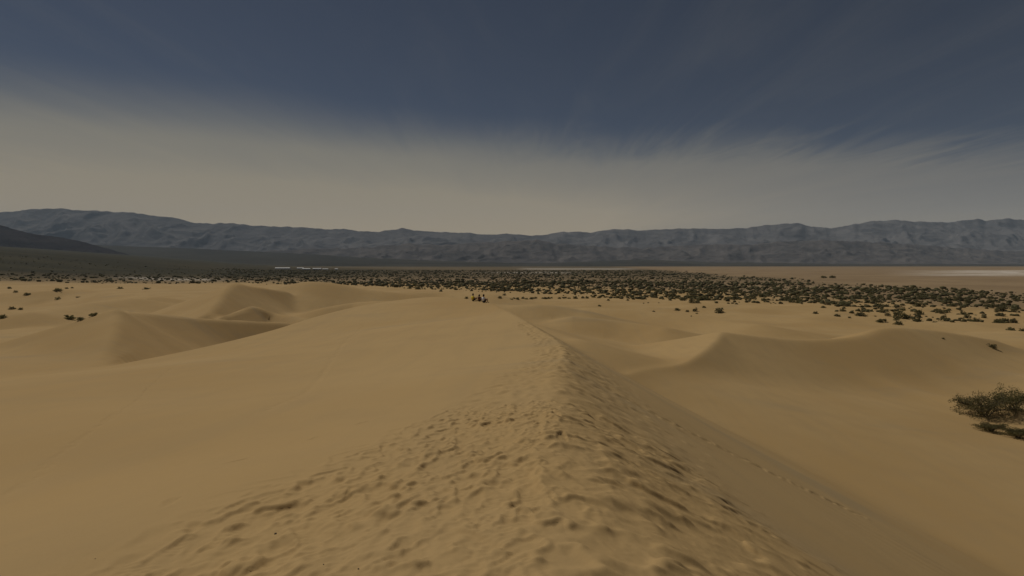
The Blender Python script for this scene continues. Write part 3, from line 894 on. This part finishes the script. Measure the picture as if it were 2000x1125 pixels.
# thicken the near belt, which the even draw leaves sparse
N2 = 15000
r2 = np.sqrt(rng.uniform(165 ** 2, 520 ** 2, N2)); a2 = rng.uniform(-.85, .85, N2)
b2x, b2y = r2 * np.sin(a2), r2 * np.cos(a2)
k2 = rng.uniform(0, 1, N2) < shrub_zone(b2x, b2y) * (.35 + .65 * sstep(-.2, .3, perlin(b2x / 30, b2y / 30, 72)))
bx, by, rr = np.concatenate([bx, b2x[k2]]), np.concatenate([by, b2y[k2]]), np.concatenate([rr, r2[k2]])
bw = rng.lognormal(math.log(1.4), .55, len(bx)).clip(.8, 5.0); bz = height(bx, by)
vis = np.abs(bx / by) < 1.02
near_i = np.argsort(np.where(vis, by / bw, 1e9))[:200]
is_near = np.zeros(len(bx), bool); is_near[near_i] = True
for i in near_i:
    t_ = bx[i] / by[i]
    where = ('in the scrub belt left of the people' if t_ < -.1 else 'in the scrub belt straight behind the people' if t_ < .12 else 'in the scrub belt right of the people' if t_ < .38 else
             'in the scrub belt behind the crescent dune' if t_ < .6 else 'in the scrub belt above the crescent dune end' if t_ < .8 else 'in the scrub belt at the right picture edge')
    size, kind = ('broad dark olive shrub', MIDT + FLAT) if bw[i] > 3.0 else ('middling dark olive shrub', MIDT + TALL) if bw[i] > 2.1 else ('small dark olive shrub', MIDT + TALL)
    small_shrub(bx[i], by[i], bw[i], kind, size + ' ' + where, 'shrubs of the scrub belt: ' + size + ' ' + where, float(bz[i]))
# far mass: small ragged tufts
ico = bmesh.new(); bmesh.ops.create_icosphere(ico, subdivisions=1, radius=.5)
iv = np.array([v.co[:] for v in ico.verts]); ifc = np.array([[v.index for v in f.verts] for f in ico.faces]); ico.free()
sel = np.where(~is_near)[0]; n = len(sel)
V = np.repeat(iv[None], n, 0) * rng.uniform(.6, 1.35, (n, len(iv), 1))
V[:, :, 2] = V[:, :, 2] * rng.uniform(.45, .75, (n, 1)) + .22
V = V * bw[sel][:, None, None] + np.stack([bx[sel], by[sel], bz[sel] - .05], 1)[:, None, :]
F = (ifc[None] + (np.arange(n) * len(iv))[:, None, None]).reshape(-1, 3)
link('scrub', mesh_from('scrub', V.reshape(-1, 3), F, False), LEAF, kind='stuff', label='far mass of dark scrub covering the valley floor', category='scrub')

# ------------------------------------------------------------------ far settlement
WHITE = simple_mat('white_wall', (.60, .57, .52), .7, .06, .2)
ROOF = simple_mat('pale_roof', (.66, .64, .60), .6, .06, .2)
GLASS = simple_mat('dark_window', (.03, .03, .035), .2, .1, 1)


def box(V, F, x0, x1, y0, y1, z0, z1):
    o = len(V); V += [(x0, y0, z0), (x1, y0, z0), (x1, y1, z0), (x0, y1, z0), (x0, y0, z1), (x1, y0, z1), (x1, y1, z1), (x0, y1, z1)]
    F += [tuple(q + o for q in f) for f in ((0, 3, 2, 1), (4, 5, 6, 7), (0, 1, 5, 4), (1, 2, 6, 5), (2, 3, 7, 6), (3, 0, 4, 7))]


def pymesh(name, V, F):
    me = bpy.data.meshes.new(name); me.from_pydata(V, [], F); return me


for (u0, u1, v, h, lab) in [(538, 565, 526, 5.2, 'longest low white building, leftmost of the distant settlement'),
                            (580, 592, 525.5, 4.6, 'low white building second from left in the distant settlement'),
                            (591, 605, 527, 4.4, 'white building third from left, stepping down beside its neighbour'),
                            (611, 626.5, 526.8, 4.8, 'bright white building in the middle right of the distant settlement'),
                            (630, 640, 527, 3.8, 'dull pale building, second from right in the distant settlement'),
                            (654, 659, 527, 4.0, 'tiny pale building at the right end of the distant settlement')]:
    p = march((u0 + u1) / 2, v, 4000); d = p[1]; w = (u1 - u0) / 1000 * d
    e = empty('low_building', (p[0], p[1], p[2] - .3), R(8)); e['label'] = lab; e['category'] = 'building'; e['group'] = 'buildings of the distant settlement'
    V, F = [], []; box(V, F, -w / 2, w / 2, 0, 9, 0, h * .72)
    link('wall', pymesh('wall', V, F), WHITE, e)
    V = [(-w / 2 - .5, -.6, h * .72 + .003), (w / 2 + .5, -.6, h * .72 + .003), (w / 2 + .5, 9.6, h * .72 + .003), (-w / 2 - .5, 9.6, h * .72 + .003), (-w / 2 - .5, 4.5, h * 1.1), (w / 2 + .5, 4.5, h * 1.1)]
    F = [(0, 1, 5, 4), (2, 3, 4, 5), (0, 4, 3), (1, 2, 5), (0, 3, 2, 1)]
    link('roof', pymesh('roof', V, F), ROOF, e)
    nw = max(2, int(w / 7)); wm = None
    for i in range(nw):
        if wm is None:
            V, F = [], []; box(V, F, -.7, .7, -.04, .03, 1.2, 2.4); wm = pymesh('window', V, F); wm.materials.append(GLASS)
        o = bpy.data.objects.new('window', wm); COL.objects.link(o); o.parent = e; o.location = (-w / 2 + (i + .5) * w / nw, 0, 0)
    V, F = [], []; box(V, F, -.5, .5, -.04, .03, .3, 2.3); link('door', pymesh('door', V, F), GLASS, e).location = (-w / 2 + 1.2, 0, 0)


# ------------------------------------------------------------------ people
SKIN = simple_mat('skin', (.33, .19, .12), .6, .06, 6)
HAIR = simple_mat('dark_hair', (.018, .013, .010), .6, .2, 20)
CLOTH = {n: simple_mat(n, c, .85, .12, 7) for n, c in (('yellow_shirt', (.80, .62, .05)), ('white_shirt', (.80, .80, .82)), ('brown_top', (.16, .075, .05)), ('dark_shorts', (.025, .027, .035)), ('dark_trousers', (.04, .035, .03)), ('shoe', (.08, .07, .06)))}


def person(u, v, rz, shirt, trousers, label, raise_arm=False, lean=0.0, scale=1.0):
    J, E_, rad, kind = [], [], [], []
    def jt(p, r, k, par=None):
        J.append(p); rad.append(r); kind.append(k)
        if par is not None: E_.append((par, len(J) - 1))
        return len(J) - 1
    pel = jt((0, 0, .13), .145, 't'); sp = jt((0, -.02, .30), .135, 's', pel); ch = jt((0, .02 + lean, .47), .15, 's', sp)
    nb = jt((0, .04 + lean, .585), .075, 's', ch); nk = jt((0, .06 + lean, .64), .055, 'k', nb)
    h1 = jt((0, .075 + lean, .70), .078, 'k', nk); h2 = jt((0, .085 + lean, .77), .092, 'k', h1); jt((0, .08 + lean, .845), .070, 'k', h2)
    for s in (-1, 1):
        hp = jt((.10 * s, .06, .12), .095, 't', pel); mid = jt((.14 * s, .26, .28), .082, 't', hp); kn = jt((.16 * s, .43, .43), .062, 't', mid)
        cf = jt((.15 * s, .50, .27), .055, 'k', kn); an = jt((.14 * s, .57, .09), .038, 'k', cf); he = jt((.14 * s, .58, .045), .042, 'o', an); jt((.15 * s, .75, .035), .032, 'o', he)
        sh = jt((.17 * s, .02 + lean, .545), .068, 's', ch)
        if raise_arm and s < 0: el = (.25 * s, .22 + lean, .47); wr = (.17 * s, .30 + lean, .70); hd = (.15 * s, .31 + lean, .77)
        else: el = (.27 * s, .16, .35); wr = (.17 * s, .38, .43); hd = (.14 * s, .45, .455)
        ua = jt(tuple((a + b) / 2 for a, b in zip(J[sh], el)), .052, 's', sh); e2 = jt(el, .042, 'k', ua); w2 = jt(wr, .028, 'k', e2); hn = jt(hd, .030, 'k', w2)
        d = Vector(hd) - Vector(wr); d.normalize(); side = d.cross(Vector((0, 0, 1)) if abs(d.z) < .8 else Vector((0, 1, 0))).normalized()
        for f in range(4):
            b0 = Vector(hd) + side * (f - 1.5) * .02 + d * .035; k1 = jt(tuple(b0), .0095, 'k', hn)
            jt(tuple(b0 + d * (.055 - .006 * abs(f - 1.3)) - Vector((0, 0, .015))), .008, 'k', k1)
        tb = jt(tuple(Vector(wr) + d * .035 - side * .034 * s), .011, 'k', w2); jt(tuple(Vector(wr) + d * .075 - side * .05 * s), .009, 'k', tb)
    me = bpy.data.meshes.new('body'); me.from_pydata(J, E_, []); tmp = bpy.data.objects.new('tmp', me); COL.objects.link(tmp)
    md = tmp.modifiers.new('skin', 'SKIN'); md.use_smooth_shade = True
    for i, sv in enumerate(me.skin_vertices[0].data): sv.radius = (rad[i], rad[i]); sv.use_root = (i == 0)
    tmp.modifiers.new('sub', 'SUBSURF').levels = 1
    dg = bpy.context.evaluated_depsgraph_get(); body = bpy.data.meshes.new_from_object(tmp.evaluated_get(dg)); bpy.data.objects.remove(tmp)
    mats = [CLOTH[shirt], CLOTH[trousers], SKIN, CLOTH['shoe']]
    body.materials.clear()
    for m in mats: body.materials.append(m)
    JA = np.array(J); look = {'s': 0, 't': 1, 'k': 2, 'o': 3}
    for pl in body.polygons:
        c = np.array(pl.center); best = None
        for a, b in E_:
            A, B = JA[a], JA[b]; t = np.clip(np.dot(c - A, B - A) / (np.dot(B - A, B - A) + 1e-9), 0, 1); dd = np.linalg.norm(c - A - t * (B - A))
            if best is None or dd < best[0]: best = (dd, kind[b])
        pl.material_index = look[best[1]]; pl.use_smooth = True
    p = march(u, v); e = empty('person', (p[0], p[1], p[2] - .015), rz); e.scale = (scale,) * 3
    e['label'] = label; e['category'] = 'person'
    b = bpy.data.objects.new('body', body); COL.objects.link(b); b.parent = e
    hb = bmesh.new(); bmesh.ops.create_icosphere(hb, subdivisions=3, radius=.108)
    for vv in list(hb.verts):
        if vv.co.y > .035 and vv.co.z < .055: hb.verts.remove(vv)
    for vv in hb.verts:
        vv.co.z *= 1.12; n_ = vv.co.normalized(); vv.co += n_ * .006 * math.sin(vv.co.x * 90) * math.cos(vv.co.z * 70)
    hm = bpy.data.meshes.new('hair'); hb.to_mesh(hm); hb.free()
    o = link('hair', hm, HAIR, e); o.location = (0, .072 + lean, .80)
    fb = bmesh.new()
    for q in ((-.034, .168, .785), (.034, .168, .785)): bmesh.ops.create_icosphere(fb, subdivisions=1, radius=.012, matrix=Matrix.Translation((q[0], q[1] + lean, q[2])))
    fm = bpy.data.meshes.new('eyes'); fb.to_mesh(fm); fb.free(); link('eyes', fm, HAIR, e)
    nb_ = bmesh.new(); bmesh.ops.create_cone(nb_, segments=6, radius1=.018, radius2=.006, depth=.035, matrix=Matrix.Translation((0, .185 + lean, .755)) @ Matrix.Rotation(R(-90), 4, 'X'))
    nm = bpy.data.meshes.new('nose'); nb_.to_mesh(nm); nb_.free(); link('nose', nm, SKIN, e)
    return e


person(923, 588.6, R(-48), 'yellow_shirt', 'dark_shorts', 'person in yellow shirt and dark shorts sitting on the dune crest', scale=1.06)
person(936, 589.2, R(-10), 'brown_top', 'dark_trousers', 'person in dark brown sitting between the yellow and white shirts', True, scale=.95)
person(943.5, 591.6, R(-40), 'white_shirt', 'dark_shorts', 'person in white shirt and dark shorts sitting lowest on the crest', lean=.02, scale=1.08)

# ------------------------------------------------------------------ small dark litter on the sand
def surface(u, v):
    """point of the detailed near ground on a pixel's ray"""
    r = ray(u, v); t = np.arange(1.6, 9, .004)
    X, Y, Z = r[0] * t, t, EYE + r[2] * t
    i = np.clip(np.searchsorted(x2, X), 0, len(x2) - 1); j = np.clip(np.searchsorted(y2, Y), 0, len(y2) - 1)
    k_ = np.argmax(Z2[i, j] > Z); return X[k_], Y[k_], Z2[i[k_], j[k_]]


PEB = simple_mat('dark_pebble', (.10, .075, .05), .9, .3, 40)
for (u, v, s, lab) in [(538, 1043, .009, 'small dark pebble in a hollow of the trodden sand, upper one'), (700, 1112, .005, 'small dark pebble at the very bottom of the trodden sand'),
                       (186, 1092, .004, 'tiny dark pebble at the left foot of the trodden sand'), (632, 1103, .004, 'tiny dark pebble left of the one at the bottom')]:
    p = surface(u, v); bm = bmesh.new(); bmesh.ops.create_icosphere(bm, subdivisions=2, radius=s)
    for q in bm.verts: q.co *= random.uniform(.8, 1.2); q.co.z *= .6
    me = bpy.data.meshes.new('pebble'); bm.to_mesh(me); bm.free()
    o = link('pebble', me, PEB, label=lab, category='pebble', group='dark pebbles on the trodden sand'); o.location = (p[0], p[1], p[2] + s * .3)

# ------------------------------------------------------------------ haze
HAZE_DENSITY = 3.1e-5
V, F = [], []; box(V, F, -17500, 17500, -4500, 11800, -16, 1250)
hz = link('haze', pymesh('haze', V, F), (), kind='stuff', label='thin blue desert haze filling the valley')
hm = bpy.data.materials.new('haze_air'); hm.use_nodes = True; k = NT(hm.node_tree)
for nd in list(k.n):
    if nd.type == 'BSDF_PRINCIPLED': k.n.remove(nd)
pv = k.node('ShaderNodeVolumePrincipled', {'Color': (.66, .82, 1.0, 1), 'Density': HAZE_DENSITY, 'Anisotropy': .0})
k.l.new(pv.outputs[0], k.n['Material Output'].inputs['Volume'])
hz.data.materials.append(hm)
